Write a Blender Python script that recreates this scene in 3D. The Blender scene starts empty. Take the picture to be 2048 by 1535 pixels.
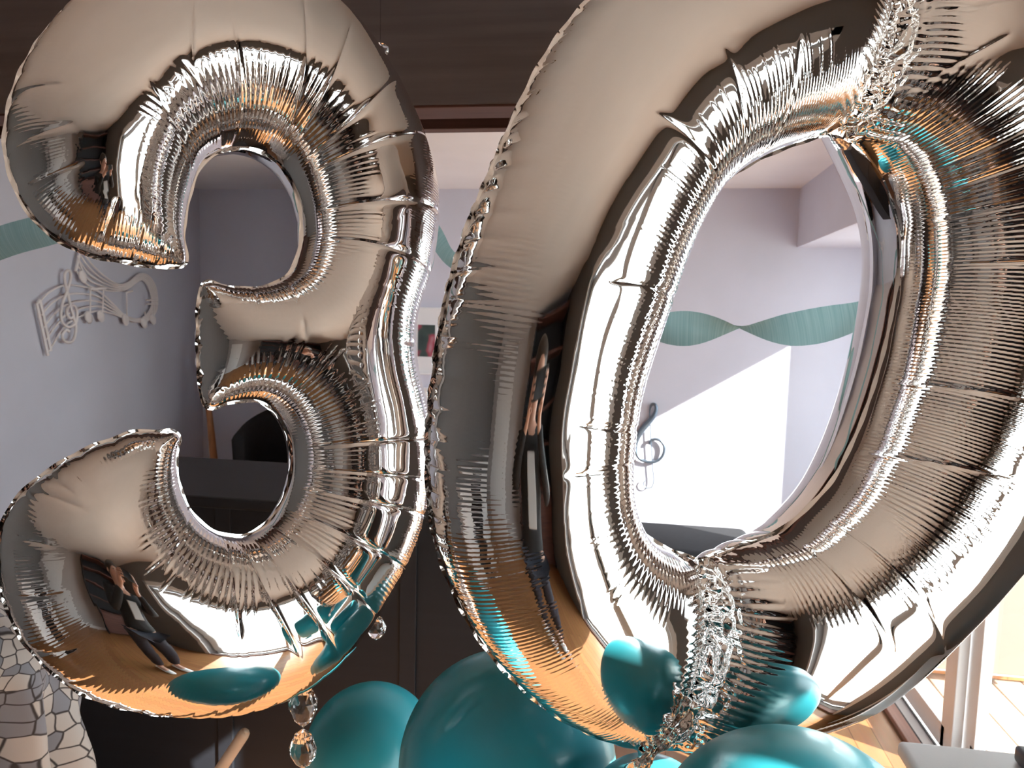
import bpy, bmesh, math, random
import numpy as np
from mathutils import Vector, Matrix, kdtree

S = bpy.context.scene
C = bpy.context.collection
R = math.radians
rnd = random.Random(30)

# ------------------------------------------------------------------ camera
F_PX, CX, CY = 1500.0, 1024.0, 767.5
CAM = np.array([0.0, 0.0, 1.6])
YAW, PITCH, ROLL = R(9.0), R(5.5), R(1.4)
_f = np.array([-math.sin(YAW) * math.cos(PITCH), math.cos(YAW) * math.cos(PITCH), -math.sin(PITCH)])
_r0 = np.array([math.cos(YAW), math.sin(YAW), 0.0])
_u0 = np.cross(_r0, _f)
_r = _r0 * math.cos(ROLL) + _u0 * math.sin(ROLL)
_u = np.cross(_r, _f)
cam_d = bpy.data.cameras.new('camera')
cam = bpy.data.objects.new('camera', cam_d)
C.objects.link(cam)
cam.matrix_world = Matrix(((_r[0], _u[0], -_f[0], CAM[0]), (_r[1], _u[1], -_f[1], CAM[1]),
                           (_r[2], _u[2], -_f[2], CAM[2]), (0, 0, 0, 1)))
cam_d.sensor_fit = 'HORIZONTAL'
cam_d.sensor_width = 36.0
cam_d.lens = 36.0 * F_PX / 2048.0
cam_d.clip_start = 0.005
cam_d.dof.use_dof = True
cam_d.dof.focus_distance = 0.93
cam_d.dof.aperture_fstop = 12.0
S.camera = cam

# ------------------------------------------------------------------ light and exposure
world = bpy.data.worlds.new('sky')
S.world = world
world.use_nodes = True
_bg = world.node_tree.nodes['Background']
_bg.inputs['Color'].default_value = (0.82, 0.92, 1.0, 1)
_bg.inputs['Strength'].default_value = 3.4
SUN_DIR = Vector((-1.75, 1.0, -1.076)).normalized()
sun_d = bpy.data.lights.new('sun', 'SUN')
sun_d.energy = 10.0
sun_d.angle = R(0.6)
sun_d.color = (1.0, 0.965, 0.92)
sun = bpy.data.objects.new('sun', sun_d)
C.objects.link(sun)
sun.rotation_euler = SUN_DIR.to_track_quat('-Z', 'Y').to_euler()
sun.location = (6, -6, 5)
S.view_settings.view_transform = 'Standard'
S.view_settings.look = 'None'
S.view_settings.exposure = 1.42
S.view_settings.gamma = 1.0
S.view_settings.use_curve_mapping = False
S.cycles.caustics_reflective = False
S.cycles.caustics_refractive = False
S.cycles.use_denoising = True
S.cycles.max_bounces = 14
S.cycles.diffuse_bounces = 6
S.cycles.glossy_bounces = 8
S.cycles.transparent_max_bounces = 12
S.cycles.sample_clamp_indirect = 6.0

# ------------------------------------------------------------------ helpers
def ray(x, y):
    d = _f + _r * ((x - CX) / F_PX) - _u * ((y - CY) / F_PX)
    return d / np.linalg.norm(d)

def on_plane(x, y, p0, n):
    """the point of the plane (p0, n) seen at photo pixel (x, y)"""
    d = ray(x, y)
    t = np.dot(np.asarray(p0) - CAM, n) / np.dot(d, n)
    return CAM + d * t

def at_depth(x, y, depth):
    return CAM + (_f + _r * ((x - CX) / F_PX) - _u * ((y - CY) / F_PX)) * depth

def mat(name, color, rough=0.5, metal=0.0, noise=0.0, scale=8.0, bump=0.0, bscale=60.0, sheen=0.0, coat=0.0, spec=0.5, stretch=None):
    m = bpy.data.materials.new(name)
    m.use_nodes = True
    nt = m.node_tree
    b = nt.nodes['Principled BSDF']
    b.inputs['Base Color'].default_value = (*color, 1)
    b.inputs['Roughness'].default_value = rough
    b.inputs['Metallic'].default_value = metal
    b.inputs['Specular IOR Level'].default_value = spec
    b.inputs['Coat Weight'].default_value = coat
    b.inputs['Sheen Weight'].default_value = sheen
    tc = nt.nodes.new('ShaderNodeTexCoord')
    src = tc.outputs['Object']
    if stretch:
        mp = nt.nodes.new('ShaderNodeMapping')
        mp.inputs['Scale'].default_value = stretch
        nt.links.new(src, mp.inputs['Vector'])
        src = mp.outputs['Vector']
    if noise > 0:
        n = nt.nodes.new('ShaderNodeTexNoise')
        n.inputs['Scale'].default_value = scale
        n.inputs['Detail'].default_value = 5
        nt.links.new(src, n.inputs['Vector'])
        cr = nt.nodes.new('ShaderNodeValToRGB')
        lo = [max(0, c * (1 - noise)) for c in color]
        hi = [min(1, c * (1 + noise)) for c in color]
        cr.color_ramp.elements[0].color = (*lo, 1)
        cr.color_ramp.elements[1].color = (*hi, 1)
        cr.color_ramp.elements[0].position = 0.3
        cr.color_ramp.elements[1].position = 0.7
        nt.links.new(n.outputs['Fac'], cr.inputs['Fac'])
        nt.links.new(cr.outputs['Color'], b.inputs['Base Color'])
    if bump > 0:
        n2 = nt.nodes.new('ShaderNodeTexNoise')
        n2.inputs['Scale'].default_value = bscale
        n2.inputs['Detail'].default_value = 4
        nt.links.new(src, n2.inputs['Vector'])
        bp = nt.nodes.new('ShaderNodeBump')
        bp.inputs['Strength'].default_value = bump
        bp.inputs['Distance'].default_value = 0.004
        nt.links.new(n2.outputs['Fac'], bp.inputs['Height'])
        nt.links.new(bp.outputs['Normal'], b.inputs['Normal'])
    return m

def link(name, me, m=None, parent=None, smooth=False):
    o = bpy.data.objects.new(name, me)
    C.objects.link(o)
    if m is not None:
        for mm in (m if isinstance(m, (list, tuple)) else [m]):
            me.materials.append(mm)
    if smooth:
        me.polygons.foreach_set('use_smooth', [True] * len(me.polygons))
    if parent is not None:
        o.parent = parent
        o.matrix_parent_inverse = parent.matrix_world.inverted()
    return o

def tag(o, label=None, cat=None, group=None, kind=None):
    if label: o['label'] = label
    if cat: o['category'] = cat
    if group: o['group'] = group
    if kind: o['kind'] = kind
    return o

def thing(name, label, cat, loc, group=None):
    o = bpy.data.objects.new(name, None)
    C.objects.link(o)
    o.empty_display_size = 0.05
    o.location = loc
    o.matrix_world = Matrix.Translation(Vector(loc))
    return tag(o, label, cat, group)

def from_py(name, v, f, m=None, parent=None, smooth=False):
    me = bpy.data.meshes.new(name)
    me.from_pydata([tuple(map(float, p)) for p in v], [], f)
    me.update()
    return link(name, me, m, parent, smooth)

class MB:
    def __init__(self):
        self.bm = bmesh.new()
    def box(self, lo, hi, bevel=0.0, rot=None, seg=2):
        lo, hi = Vector(lo), Vector(hi)
        r = bmesh.ops.create_cube(self.bm, size=1.0)
        vs = r['verts']
        for v in vs:
            v.co = Vector((v.co.x * (hi.x - lo.x), v.co.y * (hi.y - lo.y), v.co.z * (hi.z - lo.z)))
        if bevel > 0:
            es = list({e for v in vs for e in v.link_edges})
            rr = bmesh.ops.bevel(self.bm, geom=es, offset=bevel, segments=seg, affect='EDGES', profile=0.5)
            vs = list({v for f in rr['faces'] for v in f.verts} | {v for v in vs if v.is_valid})
        c = (lo + hi) / 2
        M = (rot.to_4x4() if rot is not None else Matrix.Identity(4))
        for v in vs:
            v.co = (M @ v.co) + c
        return self
    def tube(self, pts, rad, seg=8, cap=True, flat=None):
        """swept round (or flattened) tube along points; rad a number or one per point"""
        P = [Vector(p) for p in pts]
        n = len(P)
        rads = rad if isinstance(rad, (list, tuple)) else [rad] * n
        T = []
        for i in range(n):
            t = P[min(i + 1, n - 1)] - P[max(i - 1, 0)]
            T.append(t.normalized() if t.length > 1e-9 else Vector((0, 0, 1)))
        a = Vector((0, 0, 1)) if abs(T[0].z) < 0.9 else Vector((1, 0, 0))
        N = (a - T[0] * a.dot(T[0])).normalized()
        rings = []
        for i in range(n):
            N = N - T[i] * N.dot(T[i])
            if N.length < 1e-6:
                N = T[i].orthogonal()
            N.normalize()
            B = T[i].cross(N)
            ring = []
            for k in range(seg):
                an = 2 * math.pi * k / seg
                off = N * (math.cos(an) * rads[i]) + B * (math.sin(an) * rads[i])
                ring.append(self.bm.verts.new(P[i] + off))
            rings.append(ring)
        for i in range(n - 1):
            for k in range(seg):
                self.bm.faces.new((rings[i][k], rings[i][(k + 1) % seg], rings[i + 1][(k + 1) % seg], rings[i + 1][k]))
        if cap:
            self.bm.faces.new(list(reversed(rings[0])))
            self.bm.faces.new(rings[-1])
        return self
    def lathe(self, prof, center=(0, 0, 0), seg=24, M=None):
        c = Vector(center)
        rings = []
        for r, z in prof:
            if r < 1e-6:
                p = Vector((0, 0, z))
                rings.append([self.bm.verts.new((M @ p if M else p) + c)])
            else:
                ring = []
                for k in range(seg):
                    p = Vector((r * math.cos(2 * math.pi * k / seg), r * math.sin(2 * math.pi * k / seg), z))
                    ring.append(self.bm.verts.new((M @ p if M else p) + c))
                rings.append(ring)
        for a, b in zip(rings, rings[1:]):
            for k in range(seg):
                k2 = (k + 1) % seg
                if len(a) == 1 and len(b) == 1: continue
                if len(a) == 1: self.bm.faces.new((a[0], b[k2], b[k]))
                elif len(b) == 1: self.bm.faces.new((a[k], a[k2], b[0]))
                else: self.bm.faces.new((a[k], a[k2], b[k2], b[k]))
        return self
    def build(self, name, m=None, parent=None, smooth=False):
        me = bpy.data.meshes.new(name)
        bmesh.ops.recalc_face_normals(self.bm, faces=self.bm.faces)
        self.bm.to_mesh(me)
        self.bm.free()
        return link(name, me, m, parent, smooth)

def catmull(pts, n=8, closed=False):
    P = [np.asarray(p, float) for p in pts]
    out = []
    N = len(P)
    for i in range(N if closed else N - 1):
        if closed:
            p0, p1, p2, p3 = P[i - 1], P[i], P[(i + 1) % N], P[(i + 2) % N]
        else:
            p0, p1, p2, p3 = P[max(i - 1, 0)], P[i], P[i + 1], P[min(i + 2, N - 1)]
        for k in range(n):
            t = k / n
            out.append(0.5 * ((2 * p1) + (-p0 + p2) * t + (2 * p0 - 5 * p1 + 4 * p2 - p3) * t * t + (-p0 + 3 * p1 - 3 * p2 + p3) * t ** 3))
    if not closed:
        out.append(P[-1])
    return out

def vnoise(x, y, seed, cell, facet=False):
    """smooth value noise on numpy arrays, 0..1"""
    g = np.random.RandomState(seed).rand(64, 64)
    x = x / cell + 1000.3; y = y / cell + 1000.7
    xi = np.floor(x).astype(int); yi = np.floor(y).astype(int)
    fx = x - xi; fy = y - yi
    if not facet:
        fx = fx * fx * (3 - 2 * fx); fy = fy * fy * (3 - 2 * fy)
    a = g[xi % 64, yi % 64]; b = g[(xi + 1) % 64, yi % 64]
    c = g[xi % 64, (yi + 1) % 64]; d = g[(xi + 1) % 64, (yi + 1) % 64]
    return (a * (1 - fx) + b * fx) * (1 - fy) + (c * (1 - fx) + d * fx) * fy

# ------------------------------------------------------------------ materials
M_wall = mat('lavender_wall_paint', (0.64, 0.645, 0.73), 0.75, noise=0.03, scale=3, bump=0.05, bscale=220)
M_wall_l = mat('grey_lavender_wall_paint', (0.60, 0.60, 0.67), 0.75, noise=0.03, scale=3, bump=0.05, bscale=220)
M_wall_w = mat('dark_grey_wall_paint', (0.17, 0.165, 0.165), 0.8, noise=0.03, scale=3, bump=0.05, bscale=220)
M_wall_d = mat('warm_grey_wall_paint', (0.46, 0.43, 0.42), 0.8, noise=0.03, scale=3, bump=0.05, bscale=220)
M_ceil = mat('ceiling_paint', (0.86, 0.855, 0.87), 0.85, noise=0.02, scale=4, bump=0.06, bscale=160)
M_white = mat('white_paint', (0.80, 0.80, 0.80), 0.4, noise=0.02, scale=6)
M_darkwood = mat('dark_stained_wood', (0.16, 0.13, 0.135), 0.5, noise=0.12, scale=6, stretch=(0.4, 8, 8))
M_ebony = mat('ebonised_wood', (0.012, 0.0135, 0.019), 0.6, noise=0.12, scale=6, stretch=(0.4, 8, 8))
M_redwood = mat('red_brown_wood', (0.105, 0.042, 0.033), 0.65, noise=0.3, scale=5, stretch=(0.5, 9, 9))
M_sillwood = mat('faded_red_sill_wood', (0.32, 0.17, 0.13), 0.5, noise=0.2, scale=5, stretch=(9, 0.5, 9))
M_oak = mat('orange_oak', (0.42, 0.17, 0.06), 0.4, noise=0.25, scale=6, stretch=(9, 9, 0.5))
M_sunstreak = mat('sun_streak_tone', (0.66, 0.48, 0.34), 0.6, noise=0.2, scale=9)  # pale colour standing in for sunlight on the sideboard
M_black = mat('black_paint', (0.012, 0.012, 0.014), 0.3, noise=0.1)
M_blackcloth = mat('black_cloth', (0.012, 0.012, 0.015), 0.85, noise=0.2, scale=40, bump=0.3, bscale=200)
M_denim = mat('dark_navy_denim', (0.016, 0.02, 0.035), 0.8, noise=0.3, scale=60, bump=0.3, bscale=300)
M_leather = mat('dark_leather', (0.018, 0.014, 0.014), 0.42, noise=0.25, scale=10, bump=0.25, bscale=180)
M_foil = mat('silver_foil', (0.86, 0.835, 0.82), 0.035, metal=1.0)
M_latex = mat('teal_latex', (0.042, 0.43, 0.52), 0.34, noise=0.05, scale=5, coat=0.15)
M_gold = mat('brass', (0.65, 0.46, 0.22), 0.25, metal=1.0)
M_grey = mat('grey_enamel', (0.5, 0.49, 0.5), 0.4)
M_skin = mat('skin', (0.62, 0.36, 0.27), 0.5, noise=0.05, scale=30)
M_hair = mat('dark_brown_hair', (0.03, 0.018, 0.012), 0.5, noise=0.3, scale=80, bump=0.4, bscale=150)
M_art = mat('taupe_metal_art', (0.80, 0.74, 0.72), 0.5, noise=0.08)
M_steel = mat('blue_grey_steel', (0.16, 0.20, 0.25), 0.3, metal=0.8)

def mat_floor():
    m = bpy.data.materials.new('orange_oak_floor'); m.use_nodes = True
    nt = m.node_tree; b = nt.nodes['Principled BSDF']
    tc = nt.nodes.new('ShaderNodeTexCoord')
    mp = nt.nodes.new('ShaderNodeMapping'); mp.inputs['Rotation'].default_value = (0, 0, R(90))
    br = nt.nodes.new('ShaderNodeTexBrick')
    br.inputs['Scale'].default_value = 1.0
    br.inputs['Brick Width'].default_value = 1.1
    br.inputs['Row Height'].default_value = 0.09
    br.inputs['Mortar Size'].default_value = 0.0015
    br.inputs['Color1'].default_value = (0.35, 0.155, 0.065, 1)
    br.inputs['Color2'].default_value = (0.42, 0.195, 0.08, 1)
    br.inputs['Mortar'].default_value = (0.12, 0.05, 0.02, 1)
    nt.links.new(tc.outputs['Object'], mp.inputs['Vector'])
    nt.links.new(mp.outputs['Vector'], br.inputs['Vector'])
    n = nt.nodes.new('ShaderNodeTexNoise'); n.inputs['Scale'].default_value = 4
    mp2 = nt.nodes.new('ShaderNodeMapping'); mp2.inputs['Scale'].default_value = (12, 1, 1)
    nt.links.new(tc.outputs['Object'], mp2.inputs['Vector'])
    nt.links.new(mp2.outputs['Vector'], n.inputs['Vector'])
    mx = nt.nodes.new('ShaderNodeMix'); mx.data_type = 'RGBA'; mx.blend_type = 'MULTIPLY'
    mx.inputs['Factor'].default_value = 0.35
    nt.links.new(br.outputs['Color'], mx.inputs['A'])
    nt.links.new(n.outputs['Color'], mx.inputs['B'])
    nt.links.new(mx.outputs['Result'], b.inputs['Base Color'])
    b.inputs['Roughness'].default_value = 0.32
    return m
M_floor = mat_floor()

def mat_pane():
    m = bpy.data.materials.new('window_glass'); m.use_nodes = True
    nt = m.node_tree; nt.nodes.clear()
    out = nt.nodes.new('ShaderNodeOutputMaterial')
    tr = nt.nodes.new('ShaderNodeBsdfTransparent'); tr.inputs['Color'].default_value = (0.96, 0.98, 0.97, 1)
    gl = nt.nodes.new('ShaderNodeBsdfGlossy'); gl.inputs['Roughness'].default_value = 0.02
    lw = nt.nodes.new('ShaderNodeLayerWeight'); lw.inputs['Blend'].default_value = 0.5
    pw = nt.nodes.new('ShaderNodeMath'); pw.operation = 'POWER'; pw.inputs[1].default_value = 5.0
    ma = nt.nodes.new('ShaderNodeMath'); ma.operation = 'MULTIPLY_ADD'; ma.inputs[1].default_value = 0.6; ma.inputs[2].default_value = 0.03
    mx = nt.nodes.new('ShaderNodeMixShader')
    nt.links.new(lw.outputs['Facing'], pw.inputs[0]); nt.links.new(pw.outputs['Value'], ma.inputs[0])
    nt.links.new(ma.outputs['Value'], mx.inputs['Fac'])
    nt.links.new(tr.outputs['BSDF'], mx.inputs[1]); nt.links.new(gl.outputs['BSDF'], mx.inputs[2])
    nt.links.new(mx.outputs['Shader'], out.inputs['Surface'])
    return m
M_pane = mat_pane()

def mat_crystal():
    m = bpy.data.materials.new('cut_crystal'); m.use_nodes = True
    b = m.node_tree.nodes['Principled BSDF']
    b.inputs['Base Color'].default_value = (0.97, 0.97, 0.97, 1)
    b.inputs['Roughness'].default_value = 0.0
    b.inputs['Transmission Weight'].default_value = 1.0
    b.inputs['IOR'].default_value = 1.6
    return m
M_crystal = mat_crystal()

def mat_crepe():
    m = bpy.data.materials.new('teal_crepe_paper'); m.use_nodes = True
    nt = m.node_tree; nt.nodes.clear()
    out = nt.nodes.new('ShaderNodeOutputMaterial')
    uv = nt.nodes.new('ShaderNodeUVMap')
    mp = nt.nodes.new('ShaderNodeMapping'); mp.inputs['Scale'].default_value = (260, 3, 1)
    n = nt.nodes.new('ShaderNodeTexNoise'); n.inputs['Scale'].default_value = 1.0
    cr = nt.nodes.new('ShaderNodeValToRGB')
    cr.color_ramp.elements[0].color = (0.30, 0.55, 0.60, 1); cr.color_ramp.elements[0].position = 0.3
    cr.color_ramp.elements[1].color = (0.45, 0.69, 0.73, 1); cr.color_ramp.elements[1].position = 0.7
    d = nt.nodes.new('ShaderNodeBsdfDiffuse'); t = nt.nodes.new('ShaderNodeBsdfTranslucent')
    mx = nt.nodes.new('ShaderNodeMixShader'); mx.inputs['Fac'].default_value = 0.4
    nt.links.new(uv.outputs['UV'], mp.inputs['Vector']); nt.links.new(mp.outputs['Vector'], n.inputs['Vector'])
    nt.links.new(n.outputs['Fac'], cr.inputs['Fac'])
    nt.links.new(cr.outputs['Color'], d.inputs['Color']); nt.links.new(cr.outputs['Color'], t.inputs['Color'])
    nt.links.new(d.outputs['BSDF'], mx.inputs[1]); nt.links.new(t.outputs['BSDF'], mx.inputs[2])
    nt.links.new(mx.outputs['Shader'], out.inputs['Surface'])
    return m
M_crepe = mat_crepe()

def mat_throw():
    m = bpy.data.materials.new('cell_patterned_fleece'); m.use_nodes = True
    nt = m.node_tree; b = nt.nodes['Principled BSDF']
    uv = nt.nodes.new('ShaderNodeUVMap')
    nz = nt.nodes.new('ShaderNodeTexNoise'); nz.inputs['Scale'].default_value = 9
    nt.links.new(uv.outputs['UV'], nz.inputs['Vector'])
    ad = nt.nodes.new('ShaderNodeMix'); ad.data_type = 'RGBA'; ad.inputs['Factor'].default_value = 0.035
    nt.links.new(uv.outputs['UV'], ad.inputs['A']); nt.links.new(nz.outputs['Color'], ad.inputs['B'])
    v1 = nt.nodes.new('ShaderNodeTexVoronoi'); v1.feature = 'DISTANCE_TO_EDGE'; v1.inputs['Scale'].default_value = 34
    v1.inputs['Randomness'].default_value = 0.55
    v2 = nt.nodes.new('ShaderNodeTexVoronoi'); v2.feature = 'F1'; v2.inputs['Scale'].default_value = 34
    v2.inputs['Randomness'].default_value = 0.55
    for v in (v1, v2): nt.links.new(ad.outputs['Result'], v.inputs['Vector'])
    sp = nt.nodes.new('ShaderNodeSeparateColor'); nt.links.new(v2.outputs['Color'], sp.inputs['Color'])
    cr = nt.nodes.new('ShaderNodeValToRGB'); cr.color_ramp.interpolation = 'CONSTANT'
    e = cr.color_ramp.elements
    e[0].position = 0; e[0].color = (0.72, 0.66, 0.62, 1)
    e[1].position = 0.62; e[1].color = (0.34, 0.34, 0.38, 1)
    nt.links.new(sp.outputs['Red'], cr.inputs['Fac'])
    lt = nt.nodes.new('ShaderNodeValToRGB')
    lt.color_ramp.elements[0].position = 0.02; lt.color_ramp.elements[1].position = 0.06
    nt.links.new(v1.outputs['Distance'], lt.inputs['Fac'])
    mx = nt.nodes.new('ShaderNodeMix'); mx.data_type = 'RGBA'
    nt.links.new(lt.outputs['Color'], mx.inputs['Factor'])
    mx.inputs['A'].default_value = (0.07, 0.06, 0.06, 1)
    nt.links.new(cr.outputs['Color'], mx.inputs['B'])
    nt.links.new(mx.outputs['Result'], b.inputs['Base Color'])
    b.inputs['Roughness'].default_value = 0.95
    b.inputs['Sheen Weight'].default_value = 0.15
    return m
M_throw = mat_throw()


# ------------------------------------------------------------------ the rooms
ZC = 2.41
def struct(name, m, *boxes, bevel=0.0):
    b = MB()
    for lo, hi in boxes: b.box(lo, hi, bevel)
    return tag(b.build(name, m), kind='structure')

struct('floor', M_floor, ((-3.3, -2.6, -0.06), (1.28, 5.2, 0.0)), ((1.28, 3.7, -0.06), (1.9, 5.2, 0.0)))
struct('ceiling', M_ceil, ((-3.3, -2.6, ZC), (1.9, 5.2, ZC + 0.08)))
struct('wall_far', M_wall, ((-3.3, 5.0, 0), (1.9, 5.18, ZC)))
struct('wall_left', M_wall_l, ((-3.25, 1.83, 0), (-3.07, 5.0, ZC)))
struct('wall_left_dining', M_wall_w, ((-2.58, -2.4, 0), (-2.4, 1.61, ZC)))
struct('wall_back', M_wall_d, ((-2.58, -2.58, 0), (1.28, -2.4, ZC)))
# right-hand wall with two sliding doors, then an unseen step out, shaped so the bay window casts the sun patch
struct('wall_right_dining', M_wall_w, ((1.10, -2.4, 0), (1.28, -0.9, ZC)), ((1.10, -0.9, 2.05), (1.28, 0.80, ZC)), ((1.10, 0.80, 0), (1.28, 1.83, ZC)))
struct('wall_right', M_wall, ((1.10, 1.83, 0), (1.28, 2.0, ZC)), ((1.10, 2.0, 2.03), (1.28, 3.6, ZC)), ((1.10, 3.6, 0), (1.70, 3.76, ZC)))
struct('wall_right_unseen_bay', M_wall, ((1.70, 3.6, 0), (1.86, 3.80, ZC)), ((1.70, 4.60, 0), (1.86, 5.0, ZC)),
       ((1.70, 3.80, 0), (1.86, 4.60, 0.40)), ((1.70, 3.80, 1.957), (1.86, 4.60, ZC)))
struct('trim_soffit', M_wall, ((1.0, 1.83, 2.045), (1.10, 3.6, ZC)), ((1.0, 3.6, 2.045), (1.70, 5.0, ZC)))
# wall return left of the opening
struct('wall_divider', M_wall_d, ((-3.25, 1.61, 0), (-2.3, 1.83, 2.05)))

# the dark wooden header over the opening, with a slot in its underside
hd = MB()
hd.box((-3.25, 1.600, 2.035), (1.10, 1.630, ZC))
hd.build('trim_1', M_darkwood)
hdo = bpy.data.objects['trim_1']; tag(hdo, kind='structure')
b = MB(); b.box((-3.25, 1.604, 2.03), (1.10, 1.70, 2.052), 0.002); tag(b.build('casing_board', M_redwood, hdo))
b = MB(); b.box((-3.25, 1.70, 2.07), (1.10, 1.80, 2.10)); tag(b.build('slot_board', M_ebony, hdo))
b = MB(); b.box((-3.25, 1.79, 2.03), (1.10, 1.83, 2.06), 0.002); tag(b.build('rear_casing_board', M_redwood, hdo))
b = MB(); b.box((-3.25, 1.80, 2.055), (1.10, 1.83, ZC)); tag(b.build('rear_board', M_ceil, hdo))

# skirting
struct('baseboard_far', M_white, ((-3.07, 4.982, 0), (1.70, 5.0, 0.11)), bevel=0.004)
struct('baseboard_left', M_white, ((-3.07, 1.83, 0), (-3.052, 4.98, 0.11)), bevel=0.004)
struct('baseboard_back', M_white, ((-2.4, -2.4, 0), (1.10, -2.382, 0.11)), bevel=0.004)

def sliding_door(name, y0, y1, z1, ym=None):
    xa, xb = 1.10, 1.28
    fr = MB()
    fr.box((xa - .012, y0 - .05, 0), (xa + .004, y0 + .025, z1 + .06), .003)
    fr.box((xa - .012, y1 - .025, 0), (xa + .004, y1 + .05, z1 + .06), .003)
    fr.box((xa - .012, y0 - .05, z1 - .02), (xa + .004, y1 + .05, z1 + .06), .003)
    root = fr.build(name, M_white); tag(root, kind='structure')
    b = MB(); b.box((xa - .015, y0, .0), (xa + .032, y1, .026), .004); b.build('sill_board', M_sillwood, root)
    b = MB(); b.box((xa + .036, y0, .0), (xb, y1, .012), .002); b.build('track_plate', M_white, root)
    for x in (xa + .034, xa + .085, xa + .13):
        b = MB(); b.box((x, y0, .010), (x + .007, y1, .020)); b.build('track_rail', M_black if x < xa + .1 else M_grey, root)
    w = (y1 - y0) / 2 + .04
    ym = (y0 + y1) / 2 if ym is None else ym
    for ya, w, x, mm in ((y0, ym + .012 - y0, xa + .135, M_white), (ym - .012, y1 - ym + .012, xa + .09, M_white)):
        s = MB()
        s.box((x, ya, .03), (x + .038, ya + .095, z1 - .02), .004)
        s.box((x, ya + w - .095, .03), (x + .038, ya + w, z1 - .02), .004)
        s.box((x, ya + .06, z1 - .10), (x + .038, ya + w - .06, z1 - .02), .004)
        s.box((x, ya + .06, .03), (x + .038, ya + w - .06, .12), .004)
        ps = s.build('door_panel', mm, root)
        g = MB(); g.box((x + .016, ya + .07, .115), (x + .022, ya + w - .07, z1 - .095)); g.build('glass_pane', M_pane, ps)
    return root
d1 = sliding_door('door_1', -0.9, 0.80, 2.05, 0.12)  # meeting stiles moved and widened to shade the nearest teal balloon
d2 = sliding_door('door_2', 2.0, 3.6, 2.03)
b = MB(); b.box((1.155, 0.145, .95), (1.19, 0.17, 1.15), .006); b.build('door_handle', M_black, d1)
# bay window
b = MB()
for lo, hi in (((1.72, 3.80, .40), (1.80, 3.85, 1.957)), ((1.72, 4.585, .40), (1.80, 4.60, 1.957)),
               ((1.72, 3.80, 1.935), (1.80, 4.60, 1.957)), ((1.72, 3.80, .40), (1.80, 4.60, .45))):
    b.box(lo, hi)
w1 = b.build('window_1', M_white); tag(w1, kind='structure')
b = MB(); b.box((1.75, 3.84, .44), (1.756, 4.59, 1.94)); b.build('glass_pane', M_pane, w1)

# outside face of the step in the wall shaped for the sun patch: two painted panels
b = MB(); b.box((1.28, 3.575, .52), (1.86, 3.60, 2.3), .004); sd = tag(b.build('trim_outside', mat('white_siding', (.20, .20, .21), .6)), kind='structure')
b = MB(); b.box((1.28, 3.57, .02), (1.86, 3.60, .50), .004); b.build('lower_panel', mat('tan_siding', (.17, .125, .10), .6), sd)
b = MB(); b.box((1.28, 3.56, .495), (1.86, 3.60, .53), .004); b.build('ledge', M_white, sd)

# outside: a deck of boards, a pale fence, ground made pale to bounce light indoors
struct('ground', mat('pale_bounce_ground', (0.60, 0.58, 0.52), 0.9, noise=0.3, scale=2), ((1.9, -8, -0.5), (14, 12, -0.42)))
dk = MB(); dk.box((1.30, -3.0, -0.30), (4.1, 6.2, -0.10)); dko = tag(dk.build('deck', M_sillwood), kind='structure')
M_deck = mat('weathered_deck_board', (0.42, 0.32, 0.25), 0.7, noise=0.15, scale=3, stretch=(8, .5, 8))
bd = MB(); bd.box((0, -3.0, 0), (.136, 6.2, .03), .004)
bo = bd.build('deck_board', M_deck, dko); bo.location = (1.30, 0, -0.10)
for i in range(1, 19):
    c = bo.copy(); C.objects.link(c); c.parent = dko; c.location = (1.30 + i * .142, 0, -0.10)
fence = thing('garden_fence', 'white board fence standing behind the wooden deck outside', 'fence', (4.4, 2, -0.42))
fb = MB(); fb.box((4.38, -3.0, -.40), (4.40, -2.82, 0.75), .003)
f0 = fb.build('fence_board', M_white, fence)
for i in range(1, 46):
    c = f0.copy(); C.objects.link(c); c.parent = fence; c.location = f0.location + Vector((0, i * .20, 0))
for z in (-.15, .5):
    b = MB(); b.box((4.40, -3, z), (4.44, 6.2, z + .08)); b.build('fence_rail', M_white, fence)

# ------------------------------------------------------------------ foil number balloons
def resample(loop, step, amps):
    """closed polyline -> evenly spaced points, with the per-point amplitude carried along"""
    P = np.asarray(loop, float); A = np.asarray(amps, float)
    Q = np.vstack([P, P[:1]]); AA = np.append(A, A[:1])
    L = np.concatenate([[0], np.cumsum(np.linalg.norm(np.diff(Q, axis=0), axis=1))])
    n = int(L[-1] / step)
    s = np.linspace(0, L[-1], n, endpoint=False)
    return np.stack([np.interp(s, L, Q[:, 0]), np.interp(s, L, Q[:, 1])], 1), np.interp(s, L, AA), s

def smooth_loop(p, sig):
    r = int(sig * 3) + 1
    k = np.exp(-0.5 * (np.arange(-r, r + 1) / sig) ** 2); k /= k.sum()
    return np.stack([np.convolve(np.concatenate([p[-r:, i], p[:, i], p[:r, i]]), k, 'valid') for i in (0, 1)], 1)

def inside_mask(xs, ys, loops):
    m = np.zeros((len(ys), len(xs)), bool)
    for lp in loops:
        a = lp; b = np.roll(lp, -1, 0)
        for j, y in enumerate(ys):
            c = (a[:, 1] > y) != (b[:, 1] > y)
            if not c.any(): continue
            xc = np.sort(a[c, 0] + (y - a[c, 1]) / (b[c, 1] - a[c, 1]) * (b[c, 0] - a[c, 0]))
            m[j] ^= (np.searchsorted(xc, xs) % 2).astype(bool)
    return m

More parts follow.
